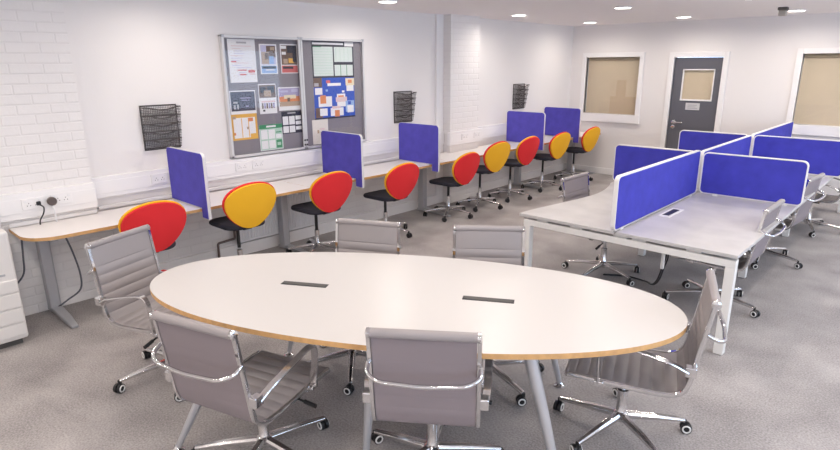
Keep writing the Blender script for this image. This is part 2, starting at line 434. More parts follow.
desk_screen(5.23, 'blue felt desk screen below the middle wire file rack')
desk_screen(7.66, 'blue felt desk screen with white edge below the farthest wire file rack')
desk_screen(8.78, 'blue felt desk screen nearest the back wall, left of the blind window')

# radiator, pipes, cords under the desks
t = thing('radiator', 'white ribbed radiator under the wall desk below the noticeboard', 'radiator', (XL+.10, 3.35, .16))
bm = bmesh.new(); box(bm, (-.03, -.52, 0), (.005, .52, .42))
for i in range(30): yy = -.50+i*.0345; box(bm, (.003, yy-.009, .02), (.014, yy+.009, .40))
obj('panel', bm, M['radiator'], t, bevel=.003)
obj('bracket', B(((-.10, -.4, .05), (-.03, -.36, .4)), ((-.10, .36, .05), (-.03, .40, .4))), M['radiator'], t)
t = thing('heating_pipe', 'brown stained heating pipe by the skirting behind the near yellow chair', 'pipe', (XL+.07, 2.72, 0))
pc = mat('stained_pipe', (.16, .12, .11), .5, .4)
obj('pipe', T(round_path([(0,-.10,.0),(0,-.10,.20),(0,.09,.21),(0,.09,.37)], .02), .012, 10), pc, t, smooth=True)
obj('valve', B(((-.025,.065,.34),(.025,.115,.40))), pc, t, bevel=.008)
t = thing('hanging_cable', 'dark cord hanging in a loop under the near end of the wall desk', 'cord', (-5.0, 1.0, .02))
obj('cord_left', T(catmull([(-.1,-.02,.665),(-.1,-.035,.5),(-.11,-.05,.36),(-.115,-.11,.28),(-.13,-.165,.24)], 8), .007, 8), M['cable'], t, smooth=True)
obj('cord_right', T(catmull([(.07,.22,.66),(.06,.26,.5),(.05,.29,.3),(.02,.28,.16),(-.03,.19,.08),(-.08,.12,.02)], 8), .007, 8), M['cable'], t, smooth=True)

# ---------------------------------------------------------------- noticeboard and its papers
NY0, NY1, NM, NZ0, NZ1 = 2.872, 4.672, 3.775, 1.03, 2.210
t = thing('noticeboard', 'double-door aluminium framed grey felt noticeboard on the left wall', 'noticeboard', (XL+.002, NM, NZ0))
H = NZ1-NZ0; hw = (NY1-NY0)/2
obj('felt_panel', B(((0, -hw+.01, .01), (.012, hw-.01, H-.01))), M['pin'], t)
obj('case', B(((0,-hw,0),(.045,-hw+.012,H)), ((0,hw-.012,0),(.045,hw,H)), ((0,-hw,0),(.045,hw,.012)), ((0,-hw,H-.012),(.045,hw,H))), M['alu'], t, bevel=.002)
for s, a, b in ((0, -hw, -.002), (1, .002, hw)):
    w = .025
    dr = obj('door', B(((.045,a,0),(.060,a+w,H)), ((.045,b-w,0),(.060,b,H)), ((.045,a,0),(.060,b,w)), ((.045,a,H-w),(.060,b,H))), M['alu'], t, bevel=.003)
    obj('pane', B(((.050, a+w, w), (.053, b-w, H-w))), M['glass'], dr)
    bm = bmesh.new()
    for z in (.05, .10): lathe(bm, [(.010,0),(.010,.006),(.006,.008)], (.060, (-.014 if s == 0 else .014), z), 12, 'x')
    obj('lock', bm, M['black'], dr)
    bm = bmesh.new()
    for yy in ((a, a+.03), (b-.03, b)): box(bm, (.044, yy[0], H-.02), (.063, yy[1], H+.006))
    obj('corner_cap', bm, M['steel'], dr, bevel=.004)
XQ = XL+.0155
def paper(name, label, cat, y0, z1, y1, z0, base, marks, tilt=0., group='papers pinned in the noticeboard'):
    """marks: (u0,v0,u1,v1,colour) with u to the right and v down, 0..1"""
    w, h = y1-y0, z1-z0
    t = thing(name, label, cat, (XQ, (y0+y1)/2, (z0+z1)/2), 0, group)
    t.rotation_euler = (tilt, 0, 0)
    obj('sheet', B(((0, -w/2, -h/2), (.0015, w/2, h/2))), base, t)
    by = {}
    for k, (u0, v0, u1, v1, c) in enumerate(marks): by.setdefault(c, []).append((k, u0, v0, u1, v1))
    for c, L in by.items():
        bm = bmesh.new()
        for k, u0, v0, u1, v1 in L:
            d = .0018+.00012*k
            box(bm, (.0012, -w/2+u0*w, h/2-v1*h), (d, -w/2+u1*w, h/2-v0*h))
        obj('printed_area', bm, c, t)
    return t
G = lambda n, *c: pm('print_'+n, c)
wh, dk, gr = G('white', .80,.79,.80), G('dark', .03,.03,.045), G('grey', .42,.41,.43)
rd, pk = G('red', .62,.14,.14), G('pink', .72,.55,.56)
bl_, sky, ye, or_ = G('blue', .03,.09,.48), G('sky', .30,.45,.72), G('amber', .75,.42,.08), G('orange', .70,.25,.10)
gn, pg, br, br2 = G('green', .06,.28,.13), G('palegreen', .45,.62,.52), G('brown', .16,.10,.075), G('tan', .45,.33,.24)
lil, purp, teal, cream = G('lilac', .52,.50,.68), G('purple', .33,.28,.46), G('mint', .64,.71,.68), G('cream', .78,.68,.48)
mk = [(.32,.06,.68,.10,gr),(.12,.15,.85,.165,pk)]
for i in range(12):
    v = .21+i*.055; a = .08+random.random()*.25; mk.append((a, v, min(.92, a+.25+random.random()*.35), v+.012, lil if i % 3 else pk))
mk += [(.08,.50,.26,.53,rd),(.30,.70,.62,.725,rd),(.68,.71,.92,.77,rd),(.36,.80,.58,.83,rd),(.72,.79,.92,.82,pk)]
paper('notice_sheet', 'large white notice with red and lilac lines, top left of the board', 'notice', 2.955, 2.178, 3.255, 1.765, M['paper'], mk)
mk = [(.08,.04,.92,.68,lil),(.40,.06,.92,.44,br),(.10,.26,.55,.66,br2),(.52,.40,.80,.66,sky),(.30,.30,.52,.50,br),(.06,.72,.94,.97,sky),(.10,.74,.90,.82,dk),(.30,.84,.80,.88,wh),(.62,.10,.86,.2,br2)]
paper('photo_flyer', 'photo flyer with a brown tree scene and blue lower band', 'flyer', 3.300, 2.138, 3.505, 1.842, wh, mk)
mk = [(.05,.04,.95,.70,br),(.05,.06,.35,.16,wh),(.08,.26,.32,.36,wh),(.40,.05,.92,.30,dk),(.45,.48,.75,.64,ye),(.15,.50,.40,.66,br2),(.70,.30,.92,.60,dk),(.04,.73,.96,.97,rd),(.10,.76,.70,.84,dk)]
paper('photo_flyer', 'photo flyer with a dark scene and crimson lower band', 'flyer', 3.548, 2.142, 3.762, 1.845, wh, mk)
mk = [(.03,.05,.97,.86,G('slate',.06,.052,.085)),(.06,.40,.36,.84,dk),(.12,.46,.28,.54,gr),(.12,.60,.20,.78,gr),(.25,.58,.32,.78,gr),(.40,.30,.80,.34,purp),(.45,.40,.75,.43,purp),(.60,.64,.70,.70,purp)]
paper('car_flyer', 'dark flyer showing a round wheel shape, left end of the middle row', 'flyer', 2.928, 1.688, 3.215, 1.455, wh, mk)
mk = [(.03,.04,.97,.46,br),(.10,.10,.42,.30,dk),(.50,.08,.90,.30,dk),(.30,.22,.70,.42,br2),(.12,.56,.90,.62,pk)]
for i in range(6): mk.append((.13+i*.13, .64, .22+i*.13, .82, purp if i % 2 else br))
mk += [(.18,.86,.30,.92,dk)]
paper('white_flyer', 'narrow white flyer with dark photo on top and small figures below', 'flyer', 3.255, 1.745, 3.462, 1.442, wh, mk)
mk = [(.03,.05,.97,.55,G('dusk',.40,.36,.56)),(.03,.40,.97,.68,or_),(.25,.34,.80,.50,cream),(.40,.46,.52,.74,br),(.03,.62,.97,.82,br2),(.60,.10,.90,.22,lil),(.10,.14,.45,.22,lil)]
paper('sunset_flyer', 'sunset beach flyer at the right end of the middle row', 'flyer', 3.487, 1.705, 3.765, 1.462, wh, mk)
mk = [(.0,.0,1.,1.,ye),(.08,.14,.92,.92,wh),(.38,.16,.41,.9,ye),(.64,.16,.67,.9,ye),(.66,.16,.84,.30,or_),(.70,.78,.92,.92,ye),(.06,.08,.18,.18,br2),(.58,.50,.66,.60,br2),(.08,.70,.14,.80,or_)]
paper('planner_sheet', 'amber bordered planner sheet at the lower left of the board', 'planner sheet', 2.920, 1.457, 3.212, 1.198, wh, mk)
mk = [(.0,.0,1.,.16,gn),(.30,.04,.72,.11,wh),(.02,.16,.98,.98,pg),(.06,.20,.34,.56,wh),(.38,.20,.66,.56,wh),(.70,.30,.95,.34,gn),(.70,.40,.95,.56,wh),(.06,.62,.34,.94,wh),(.38,.62,.66,.94,wh),(.70,.62,.95,.94,gn),(.74,.72,.90,.84,pg)]
paper('planner_sheet', 'green headed planner sheet at the bottom centre of the left door', 'planner sheet', 3.228, 1.330, 3.508, 1.062, wh, mk)
mk = [(.0,.0,1.,.18,dk),(.30,.05,.70,.11,gr),(.0,.18,1.,1.,dk),(.05,.22,.32,.60,wh),(.36,.22,.64,.60,wh),(.68,.22,.96,.40,wh),(.68,.46,.96,.62,wh),(.05,.66,.32,.96,wh),(.36,.66,.64,.96,wh),(.68,.70,.96,.86,wh)]
paper('planner_sheet', 'black framed planner sheet below the sunset flyer', 'planner sheet', 3.508, 1.451, 3.768, 1.215, wh, mk)
mk = [(.0,.0,1.,1.,dk),(.02,.025,.75,.085,wh),(.78,.0,1.,.12,wh),(.03,.14,.49,.95,teal),(.52,.14,.97,.56,teal),(.52,.64,.97,.95,teal)]
for i in range(10): mk.append((.03, .20+i*.075, .49, .208+i*.075, pg))
for i in range(4): mk.append((.56+i*.1, .16, .565+i*.1, .54, pg))
mk += [(.66,.64,.672,.95,gn),(.81,.64,.822,.95,gn),(.03,.14,.22,.155,gn),(.05,.035,.70,.04,gr)]
paper('timetable_poster', 'black framed timetable with pale mint panels at the top right', 'timetable', 3.948, 2.180, 4.545, 1.790, wh, mk)
mk = [(.0,.0,1.,1.,bl_),(.33,.13,.66,.20,wh),(.30,.06,.40,.13,rd),(.0,.0,.2,.22,br),(.03,.24,.2,.40,wh),(.02,.12,.12,.2,gr),(.78,.02,1.,.20,cream),(.80,.20,.98,.34,wh),(.84,.06,.94,.14,or_),
      (.10,.45,.42,.70,wh),(.14,.42,.28,.62,or_),(.55,.40,.76,.72,wh),(.58,.44,.72,.58,or_),(.52,.48,.80,.60,pk),(.76,.58,.98,.86,sky),(.80,.70,.96,.88,wh),(.82,.60,.90,.68,bl_),
      (.02,.72,.18,.96,br),(.12,.74,.30,.92,wh),(.38,.74,.70,.94,wh),(.48,.80,.60,.96,or_),(.42,.70,.62,.76,pk),(.28,.28,.33,.33,sky),(.68,.32,.74,.37,wh),(.0,.965,1.,1.,dk)]
paper('blue_poster', 'bright blue poster dotted with white and orange panels', 'poster', 3.950, 1.790, 4.540, 1.335, wh, mk)
mk = [(.30,.42,.42,.56,br2),(.46,.36,.78,.42,pk),(.46,.50,.74,.54,gr),(.50,.60,.80,.63,pk)]
paper('cream_leaflet', 'cream leaflet partly hidden behind the second blue screen', 'leaflet', 3.905, 1.335, 4.125, 1.06, G('ivory', .74,.69,.64), mk)

# ---------------------------------------------------------------- wire mesh file racks on the wall
def file_rack(y, z, label):
    t = thing('file_rack', label, 'wall file rack', (XL, y, z), 0, 'black wire file racks')
    w, h, n = .165, .40, 5
    bm = bmesh.new()
    for a, b in (((0,-w,0),(.006,-w+.010,h)), ((0,w-.010,0),(.006,w,h)), ((0,-w,h-.010),(.006,w,h)), ((0,-w,0),(.006,w,.010))): box(bm, a, b)
    obj('back_frame', bm, M['mesh'], t)
    bm = bmesh.new()
    for i in range(22): yy = -w+.0155*i; box(bm, (.001, yy, 0), (.0025, yy+.0025, h))
    for i in range(26): zz = .0155*i; box(bm, (.0022, -w, zz), (.0037, w, zz+.0025))
    obj('back_mesh', bm, M['mesh'], t)
    for k in range(n):
        z0 = .02+k*.072; d0, d1 = .025+.010*k, .045+.012*k
        bm = bmesh.new()
        def P(s, q):  # point on the sloping pocket front; s across, q up
            dip = .026*math.sin(PI*(s+w)/(2*w))**2*q
            return Vector((d0+(d1-d0)*q, s, z0+.075*q-dip))
        m = 22
        for i in range(m+1):
            s = -w+2*w*i/m; sweep(bm, [P(s, 0), P(s, .5), P(s, 1)], rect(.0022, .0012), up=Vector((1,0,0)))
        for q in [j/5 for j in range(6)]:
            r = .0055 if q in (0, 1) else .0016
            sweep(bm, [P(-w+2*w*i/14, q) for i in range(15)], rect(r*2, r*1.2), up=Vector((1,0,0)))
        for s in (-w, w):
            sweep(bm, [(0.003, s, z0+.075), P(s, 1)], circ(.003, 6)); sweep(bm, [(.003, s, z0), P(s, 0)], circ(.003, 6))
            for q in (.33, .66): sweep(bm, [(.003, s, z0+.075*q), P(s, q)], circ(.0018, 5))
        obj('pocket', bm, M['mesh'], t)
    return t
file_rack(2.225, 1.192, 'black wire mesh file rack above the first blue screen')
file_rack(5.37, 1.200, 'black wire mesh file rack between noticeboard and far brick pier')
file_rack(8.06, 1.222, 'black wire mesh file rack beyond the far brick pier, nearest the corner')

# ---------------------------------------------------------------- copier at the left edge
t = thing('photocopier', 'cream office copier with stacked paper trays at the left edge', 'photocopier', (-4.87, .49, 0))
bm = B(((-.27,-.33,.05),(.255,.325,.845))); obj('cabinet', bm, M['copier'], t, bevel=.02, seg=3)
obj('plinth', B(((-.24,-.30,0),(.20,.29,.06))), M['gap'], t)
for k, (z0, z1) in enumerate(((.085,.175),(.185,.285),(.295,.40),(.41,.50))):
    dw = obj('paper_tray', B(((.24,-.325,z0),(.268,.318,z1))), M['copier'], t, bevel=.006)
    obj('handle', B(((.262,-.10,z1-.03),(.2695,.10,z1-.014))), M['gap'], dw)
obj('control_panel', B(((.18,-.31,.845),(.262,.20,.875))), M['copier'], t, bevel=.01)
obj('scanner_lid', B(((-.27,-.33,.85),(.16,.315,.915))), M['copier'], t, bevel=.015)
obj('maker_plate', B(((.2545,.16,.535),(.2565,.26,.550))), M['steel'], t)

# ---------------------------------------------------------------- swivel chairs with egg backs
def egg(k=1., n=44):
    out = []
    for i in range(n):
        a = 2*PI*i/n; s, c = math.sin(a), math.cos(a)
        w = .250*(1+.19*s-.04*s*s)
        out.append((w*k*c, (.218*s+.0)*k))
    return out
def egg_shell(bm, k, d0, d1, bulge0, bulge1, n=44, rings=7, curve=.55):
    """solid between two curved egg faces; local: u sideways, v up, depth along +x (forward)"""
    def face(d, bulge):
        L = []
        for j in range(rings+1):
            f = j/rings
            L.append([bm.verts.new((d+curve*(u*f)**2+bulge*(1-f*f), u*f, v*f)) for u, v in egg(k, n)] if j else [bm.verts.new((d+bulge, 0, 0))])
        for i in range(n): bm.faces.new((L[0][0], L[1][i], L[1][(i+1) % n]))
        for j in range(1, rings):
            for i in range(n): bm.faces.new((L[j][i], L[j+1][i], L[j+1][(i+1) % n], L[j][(i+1) % n]))
        return L[-1]
    a, b = face(d0, bulge0), face(d1, bulge1)
    for i in range(n): bm.faces.new((a[i], a[(i+1) % n], b[(i+1) % n], b[i]))
def egg_chair(label, rear, pad):
    t = thing('swivel_chair', label, 'chair', group='egg-backed swivel chairs at the wall desks')
    tilt = Matrix.Translation((-.315, 0, .715)) @ Matrix.Rotation(math.radians(-15), 4, 'Y')
    bm = bmesh.new(); egg_shell(bm, .97, -.020, -.002, -.012, .0); bm.transform(tilt); sh = obj('backrest_shell', bm, rear, t, smooth=True)
    bm = bmesh.new(); egg_shell(bm, 1.0, 0., .020, .0, .018); bm.transform(tilt); obj('backrest_pad', bm, pad, t, smooth=True)
    bm = bmesh.new()
    prism(bm, rrect(-.25, -.215, .215, .215, .12, 8), lambda a, b, d: Vector((a, b*(1-.12*(a+.24)/.48*0-.10*(.24-a)/.48), .492+d*(1-.9*max(0, a)))), .045)
    obj('seat', bm, M['navy'], t, bevel=.018, seg=3)
    bm = bmesh.new()
    sweep(bm, round_path([(.05,0,.475),(-.20,0,.475),(-.265,0,.53),(-.285,0,.64)], .06), rect(.07, .014), up=Vector((0,0,1)))
    obj('back_bracket', bm, M['black'], t, bevel=.003)
    obj('mechanism', B(((-.10,-.07,.46),(.10,.07,.498))), M['black'], t, bevel=.008)
    bm = bmesh.new(); lathe(bm, [(.016,.26),(.016,.47)]); obj('gas_column', bm, M['black'], t, smooth=True)
    bm = bmesh.new(); lathe(bm, [(.030,.085),(.030,.12),(.025,.13),(.025,.27),(.02,.275)]); obj('column_sleeve', bm, M['polished'], t, smooth=True)
    base(t, .31, 'polished', .89)
    return t
def base(t, R, metal, rot=0., castr='black'):
    bm = bmesh.new(); lathe(bm, [(.030,.075),(.040,.085),(.040,.120),(.028,.132)])
    hub = obj('base_hub', bm, M[metal], t, smooth=True)
    for k in range(5):
        a = rot+2*PI*k/5; c, s = math.cos(a), math.sin(a)
        bm = bmesh.new()
        sweep(bm, [(c*.03, s*.03, .108), (c*R*.55, s*R*.55, .094), (c*R, s*R, .074)], [(-.5,-.3),(.5,-.3),(.5,.12),(.28,.4),(-.28,.4),(-.5,.12)], scales=[.046, .038, .026])
        obj('base_leg', bm, M[metal], t, bevel=.002)
        # twin-wheel caster
        ca = a+1.1+k*.9; fx, fy = math.cos(ca), math.sin(ca); sx, sy = -fy, fx
        cx, cy = c*R, s*R
        bm = bmesh.new()
        for q in (-1, 1):
            m_ = Matrix(((fx, sx, 0, cx-fx*.012), (fy, sy, 0, cy-fy*.012), (0, 0, 1, .0295), (0, 0, 0, 1)))
            b2 = bmesh.new(); lathe(b2, [(.012,q*.004),(.0285,q*.005),(.0295,q*.010),(.0285,q*.021),(.016,q*.023)], n=16, axis='y')
            b2.transform(m_); me = bpy.data.meshes.new('tmp'); b2.to_mesh(me); b2.free(); bm.from_mesh(me); bpy.data.meshes.remove(me)
        box(bm, (cx-.008, cy-.008, .045), (cx+.008, cy+.008, .078))
        cs = obj('caster', bm, M['black'], t, smooth=True)
        if castr == 'ring':
            for q in (-1, 1):
                bm = bmesh.new(); pts = [Vector((.019*math.cos(2*PI*i/18), q*.0224, .019*math.sin(2*PI*i/18))) for i in range(18)]
                sweep(bm, pts, circ(.0048, 6), closed=True, up=Vector((0,1,0))); bm.transform(m_)
                obj('wheel_ring', bm, M['wheel_white'], cs, smooth=True)

eggs = [ # y, colour, yaw (deg away from the wall normal), dz, label
    (1.72, 'r', 2, .010, 'red-backed swivel chair nearest the camera, behind the grey chair'),
    (2.56, 'y', 2, .030, 'yellow-backed swivel chair beside the first blue screen'),
    (3.455, 'r', 1, .000, 'red-backed swivel chair just left of the second blue screen'),
    (4.45, 'r', 1, -.040, 'red-backed swivel chair between the second and third blue screens'),
    (5.59, 'r', 0, -.050, 'red-backed swivel chair right of the third screen, before the brick pier'),
    (6.27, 'y', 4, .020, 'yellow-backed swivel chair between two red ones'),
    (7.01, 'r', 2, .020, 'red-backed swivel chair farthest from the camera'),
    (7.92, 'y', 4, .000, 'yellow-backed swivel chair between the two farthest blue screens'),
    (8.93, 'y', 3, .000, 'yellow-backed swivel chair nearest the back wall'),
]
proto = {'r': egg_chair('', M['red'], M['yellow']), 'y': egg_chair('', M['yellow'], M['red'])}
used = set()
for y, c, yaw, dz, lab in eggs:
    rz = PI-math.radians(yaw)
    if c not in used:
        used.add(c); o = proto[c]; o.location = (-4.70, y, 0); o.rotation_euler = (0, 0, rz); o['label'] = lab
    else: o = dup(proto[c], (-4.70, y, 0), rz, lab)
    for ch in o.children:   # gas lift height
        if ch.name.split('.')[0] in ('backrest_shell', 'backrest_pad', 'seat', 'back_bracket', 'mechanism', 'gas_column'): ch.location.z = dz

# ---------------------------------------------------------------- grey office chairs with chrome frames
PROF = [(-.352,.888),(-.335,.78),(-.318,.67),(-.301,.56),(-.289,.485),(-.263,.428),(-.20,.402),(-.08,.400),(.09,.408),(.20,.414),(.266,.411)]
def office_chair(label):
    t = thing('office_chair', label, 'chair', group='grey ribbed office chairs')
    path = [Vector((p.x, 0, p.y)) for p in catmull([(a, b, 0) for a, b in PROF], 14)]
    n = len(path); arc = [0.]
    for a, b in zip(path, path[1:]): arc.append(arc[-1]+(b-a).length)
    hw = .214
    def sheet(i0, i1, lo):
        bm = bmesh.new(); cols = 9; F, Bk = [], []
        for i in range(i0, i1+1):
            a, b = path[max(i-1,0)], path[min(i+1,n-1)]; tg = (b-a).normalized(); nr = Vector((tg.z*-1, 0, tg.x))
            if nr.x < 0 and i < n//2: nr = -nr
            if nr.z < 0 and i >= n//2: nr = -nr
            s = arc[i]
            rib = .009*abs(math.sin(PI*(s-.13)/.060))**.6 if .13 < s < arc[-1]-.03 else .006
            fr, bk = [], []
            for j in range(cols):
                y = -hw+2*hw*j/(cols-1); e = 1-abs(y/hw)**8
                fr.append(bm.verts.new(path[i]+nr*(.004+rib*e)+Vector((0,y,0)))); bk.append(bm.verts.new(path[i]-nr*(.004+.0012*rib/.009*e)+Vector((0,y,0))))
            F.append(fr); Bk.append(bk)
        m = len(F)
        for i in range(m-1):
            for j in range(cols-1):
                bm.faces.new((F[i][j],F[i][j+1],F[i+1][j+1],F[i+1][j])).material_index = 0
                bm.faces.new((Bk[i][j],Bk[i+1][j],Bk[i+1][j+1],Bk[i][j+1])).material_index = 1
            for j in (0, cols-1): bm.faces.new((F[i][j],F[i+1][j],Bk[i+1][j],Bk[i][j])).material_index = 0
        for i in (0, m-1):
            for j in range(cols-1): bm.faces.new((F[i][j],F[i][j+1],Bk[i][j+1],Bk[i][j])).material_index = 0
        return bm
    # finer sampling for the ribs
    fine = []
    for a, b in zip(path, path[1:]): fine += [a, a.lerp(b, .5)]
    path = fine+[path[-1]]; n = len(path); arc = [0.]
    for a, b in zip(path, path[1:]): arc.append(arc[-1]+(b-a).length)
    mid = min(range(n), key=lambda i: (path[i]-Vector((-.268,0,.436))).length)
    obj('backrest', sheet(0, mid, 0), [M['sling'], M['sling_back']], t, smooth=True)
    obj('seat', sheet(mid, n-1, 1), [M['sling'], M['sling_back']], t, smooth=True)
    roll = obj('top_roll', T([(-.354,-.218,.890),(-.354,.218,.890)], .0205, 16), M['sling'], t, smooth=True)
    bm = bmesh.new()
    bm.free()
    for s in (-1, 1):
        bm = bmesh.new(); lathe(bm, [(.021,s*.216),(.021,s*.230),(.012,s*.234)], (-.354,0,.890), 16, 'y')
        obj('end_cap', bm, M['chrome'], roll, smooth=True)
    obj('front_roll', T([(.269,-.218,.408),(.269,.218,.408)], .013, 12), M['sling'], t, smooth=True)
    coarse = path[::6]+[path[-1]]
    for s in (-1, 1):
        bm = bmesh.new(); sweep(bm, [p+Vector((0,s*.225,0)) for p in coarse], [(-.008,-.0095),(.008,-.0095),(.010,0),(.008,.0095),(-.008,.0095),(-.010,0)], up=Vector((1,0,.2)))
        obj('side_rail', bm, M['chrome'], t, smooth=True)
        bm = bmesh.new()
        ap = round_path([(-.275,s*.252,.555),(-.21,s*.262,.59),(.03,s*.266,.645),(.10,s*.264,.650),(.118,s*.258,.58),(.112,s*.242,.410)], .04, 5)
        sweep(bm, ap, [(-.016,-.005),(.016,-.005),(.018,0),(.016,.005),(-.016,.005),(-.018,0)], up=Vector((0,0,1)))
        ar = obj('armrest', bm, M['polished'], t, smooth=True)
        obj('arm_bracket', B(((-.312,s*.228,.535),(-.262,s*.268,.585))), M['chrome'], ar, bevel=.005)
        obj('arm_bracket', B(((.087,s*.228,.395),(.137,s*.254,.420))), M['chrome'], ar, bevel=.005)
    obj('back_brace', T(round_path([(-.335,-.232,.745),(-.38,-.232,.722),(-.415,-.18,.705),(-.425,0,.698),(-.415,.18,.705),(-.38,.232,.722),(-.335,.232,.745)], .05), .010, 10), M['chrome'], t, smooth=True)
    obj('seat_crossbar', T([(.10,-.222,.388),(.10,.222,.388)], .010, 8), M['polished'], t, smooth=True)
    obj('mechanism', B(((-.09,-.06,.340),(.11,.06,.383)), ((-.06,-.20,.370),(-.02,.20,.390))), M['black'], t, bevel=.008)
    bm = bmesh.new(); tube(bm, [(.05,-.05,.36),(.06,-.16,.355),(.065,-.27,.337)], .006, 8); tube(bm, [(.063,-.22,.346),(.066,-.285,.334)], .011, 8); obj('tilt_lever', bm, M['black'], t, smooth=True)
    bm = bmesh.new(); lathe(bm, [(.017,.24),(.017,.35)]); obj('gas_column', bm, M['chrome'], t, smooth=True)
    bm = bmesh.new(); lathe(bm, [(.031,.085),(.031,.125),(.027,.13),(.027,.245),(.031,.248),(.031,.262),(.02,.265)]); obj('column_sleeve', bm, M['polished'], t, smooth=True)
    base(t, .345, 'polished', .3, 'ring')
    return t
D = math.radians
offs = [ # hub x, hub y, facing (deg), star angle (deg), label
    (-2.275, 1.276, 107, 48, 'grey office chair seen from behind at the near left side of the oval table'),
    (-1.605, 1.800, 126, 66, 'grey office chair seen squarely from behind at the middle of the near side'),
    (-1.039, 2.69, 200, 58, 'grey office chair in side view at the right tip of the oval table'),
    (-3.415, 1.352, 21, 25, 'grey office chair at the left tip of the oval table'),
    (-2.647, 2.178, -63, 20, 'grey office chair on the far side of the oval table, left one'),
    (-1.895, 2.650, -52, 36, 'grey office chair on the far side of the oval table, by the bench leg'),
    (-2.205, 4.90, -2, 52, 'grey office chair tucked in at the curved side of the bench desk'),
    (-1.235, 4.844, 179, 30, 'grey office chair tucked in at the right side of the bench, nearest the camera'),
    (-1.215, 6.366, 175, 31, 'second grey office chair along the right side of the bench'),
    (-1.08, 7.95, 178, 40, 'grey office chair along the right side of the bench, cut by the picture edge'),
]
oc = None
for x, y, a, st, lab in offs:
    if oc is None: oc = c = office_chair(lab); oc.location = (x, y, 0); oc.rotation_euler = (0, 0, D(a))
    else: c = dup(oc, (x, y, 0), D(a), lab)
    for ch in c.children:   # the swivelling star base
        if ch.name.split('.')[0] in ('base_hub', 'base_leg', 'caster'): ch.rotation_euler = (0, 0, D(st-17.2))

# ---------------------------------------------------------------- oval meeting table
TC, TA, TB, TN, TR = (-2.048, 2.017), 1.452, .62, 2.1, D(30)
t = thing('meeting_table', 'long oval white meeting table with oak edge on splayed silver legs', 'table', (*TC, 0), TR)
def sup(k=0., n=120):
    out = []
    for i in range(n):
        a = 2*PI*i/n; c, s = math.cos(a), math.sin(a)
        out.append(((TA-k)*math.copysign(abs(c)**(2/TN), c), (TB-k)*math.copysign(abs(s)**(2/TN), s)))
    return out
bm = bmesh.new(); prism(bm, sup(), lambda a, b, d: Vector((a, b, .714+d)), .026, 0, 1)
obj('table_top', bm, [M['top'], M['oak']], t)
for u, uf0 in ((-.72, -.92), (0.0, -.05), (.72, .90)):
    for s in (-1, 1):
        uf, vf = (-1.04, .58) if (u < -.5 and s < 0) else (uf0, .48)
        lg = obj('leg', T([(u, s*.44, .70), ((u+uf)/2, s*(.44+vf)/2, .36), (uf, s*vf, .012)], .031, 16, [1, .8, .5]), M['leg'], t, smooth=True)
        bm = bmesh.new(); lathe(bm, [(.030,0),(.034,.006),(.020,.014),(.014,.03)], (uf, s*vf, 0)); obj('foot', bm, M['chrome'], lg, smooth=True)
        bm = bmesh.new(); lathe(bm, [(.034,.69),(.05,.70),(.05,.714)], (u, s*.44, 0)); obj('top_plate', bm, M['leg'], lg, smooth=True)
obj('under_frame', B(((-.80,-.44,.685),(.80,-.40,.712)), ((-.80,.40,.685),(.80,.44,.712)), ((-.82,-.44,.685),(-.78,.44,.712)), ((.78,-.44,.685),(.82,.44,.712)), ((-.02,-.44,.685),(.02,.44,.712))), M['leg'], t, bevel=.004)
for u in (-.54, .49):
    cp = obj('cable_port', B(((u-.135,-.026,.7395),(u+.135,.022,.7425))), M['black'], t, bevel=.001)
    obj('brush_strip', B(((u-.125,-.016,.742),(u+.125,.012,.7432))), M['gap'], cp)

# ---------------------------------------------------------------- bench desk cluster
XC, BW, BR0, BL0 = -1.70, .83, -.87, -2.53
ROWS = [3.93, 5.69, 7.455, 9.22]
def bench_desk(side, y0, y1, label):
    cx = XC+side*.42; cy = (y0+y1)/2; L = (y1-y0)/2-.003
    t = thing('bench_desk', label, 'desk', (cx, cy, 0), 0, 'pale grey bench desks in the cluster')
    if side > 0: poly = [(-.415,-L),(.41,-L),(.41,L),(-.415,L)]
    else:
        edge = catmull([(-.41,-L,0),(-.40,-L*.80,0),(-.345,-L*.42,0),(-.285,.05,0),(-.28,L*.38,0),(-.34,L*.72,0),(-.40,L*.92,0),(-.41,L,0)], 6)
        poly = [(p.x, p.y) for p in edge]+[(.415,L),(.415,-L)]
    bm = bmesh.new(); prism(bm, poly, lambda a, b, d: Vector((a, b, .705+d)), .025); obj('desk_top', bm, M['grey_top'], t, bevel=.003)
    obj('support_rail', B(((-.25*side-.02,-L+.06,.64),(-.25*side+.02,L-.06,.69)), ((.20*side-.02,-L+.06,.64),(.20*side+.02,L-.06,.69))), M['white_steel'], t)
    if side > 0:
        px, py = -1.595-cx, 4.77-5.69+.88
        py = 4.77-(ROWS[0]+ROWS[1])/2
        cp = obj('cable_port', B(((px-.048,py-.17,.7295),(px+.048,py+.17,.734))), M['white_steel'], t, bevel=.002)
        obj('port_lid', B(((px-.026,py-.125,.7335),(px+.026,py+.125,.7352))), M['black'], cp)
    return t
names = [('nearest', 'front'), ('middle', 'middle'), ('far', 'far')]
lab_r = ['pale grey bench desk at the near right, with a small cable port', 'pale grey bench desk right of the spine, in the middle bay', 'pale grey bench desk right of the spine, farthest bay']
lab_l = ['pale grey bench desk with a wavy edge at the near left', 'wavy-edged bench desk hidden behind the left cross screen', 'wavy-edged bench desk farthest back, near the door side']
for k in range(3):
    bench_desk(1, ROWS[k], ROWS[k+1], lab_r[k]); bench_desk(-1, ROWS[k], ROWS[k+1], lab_l[k])
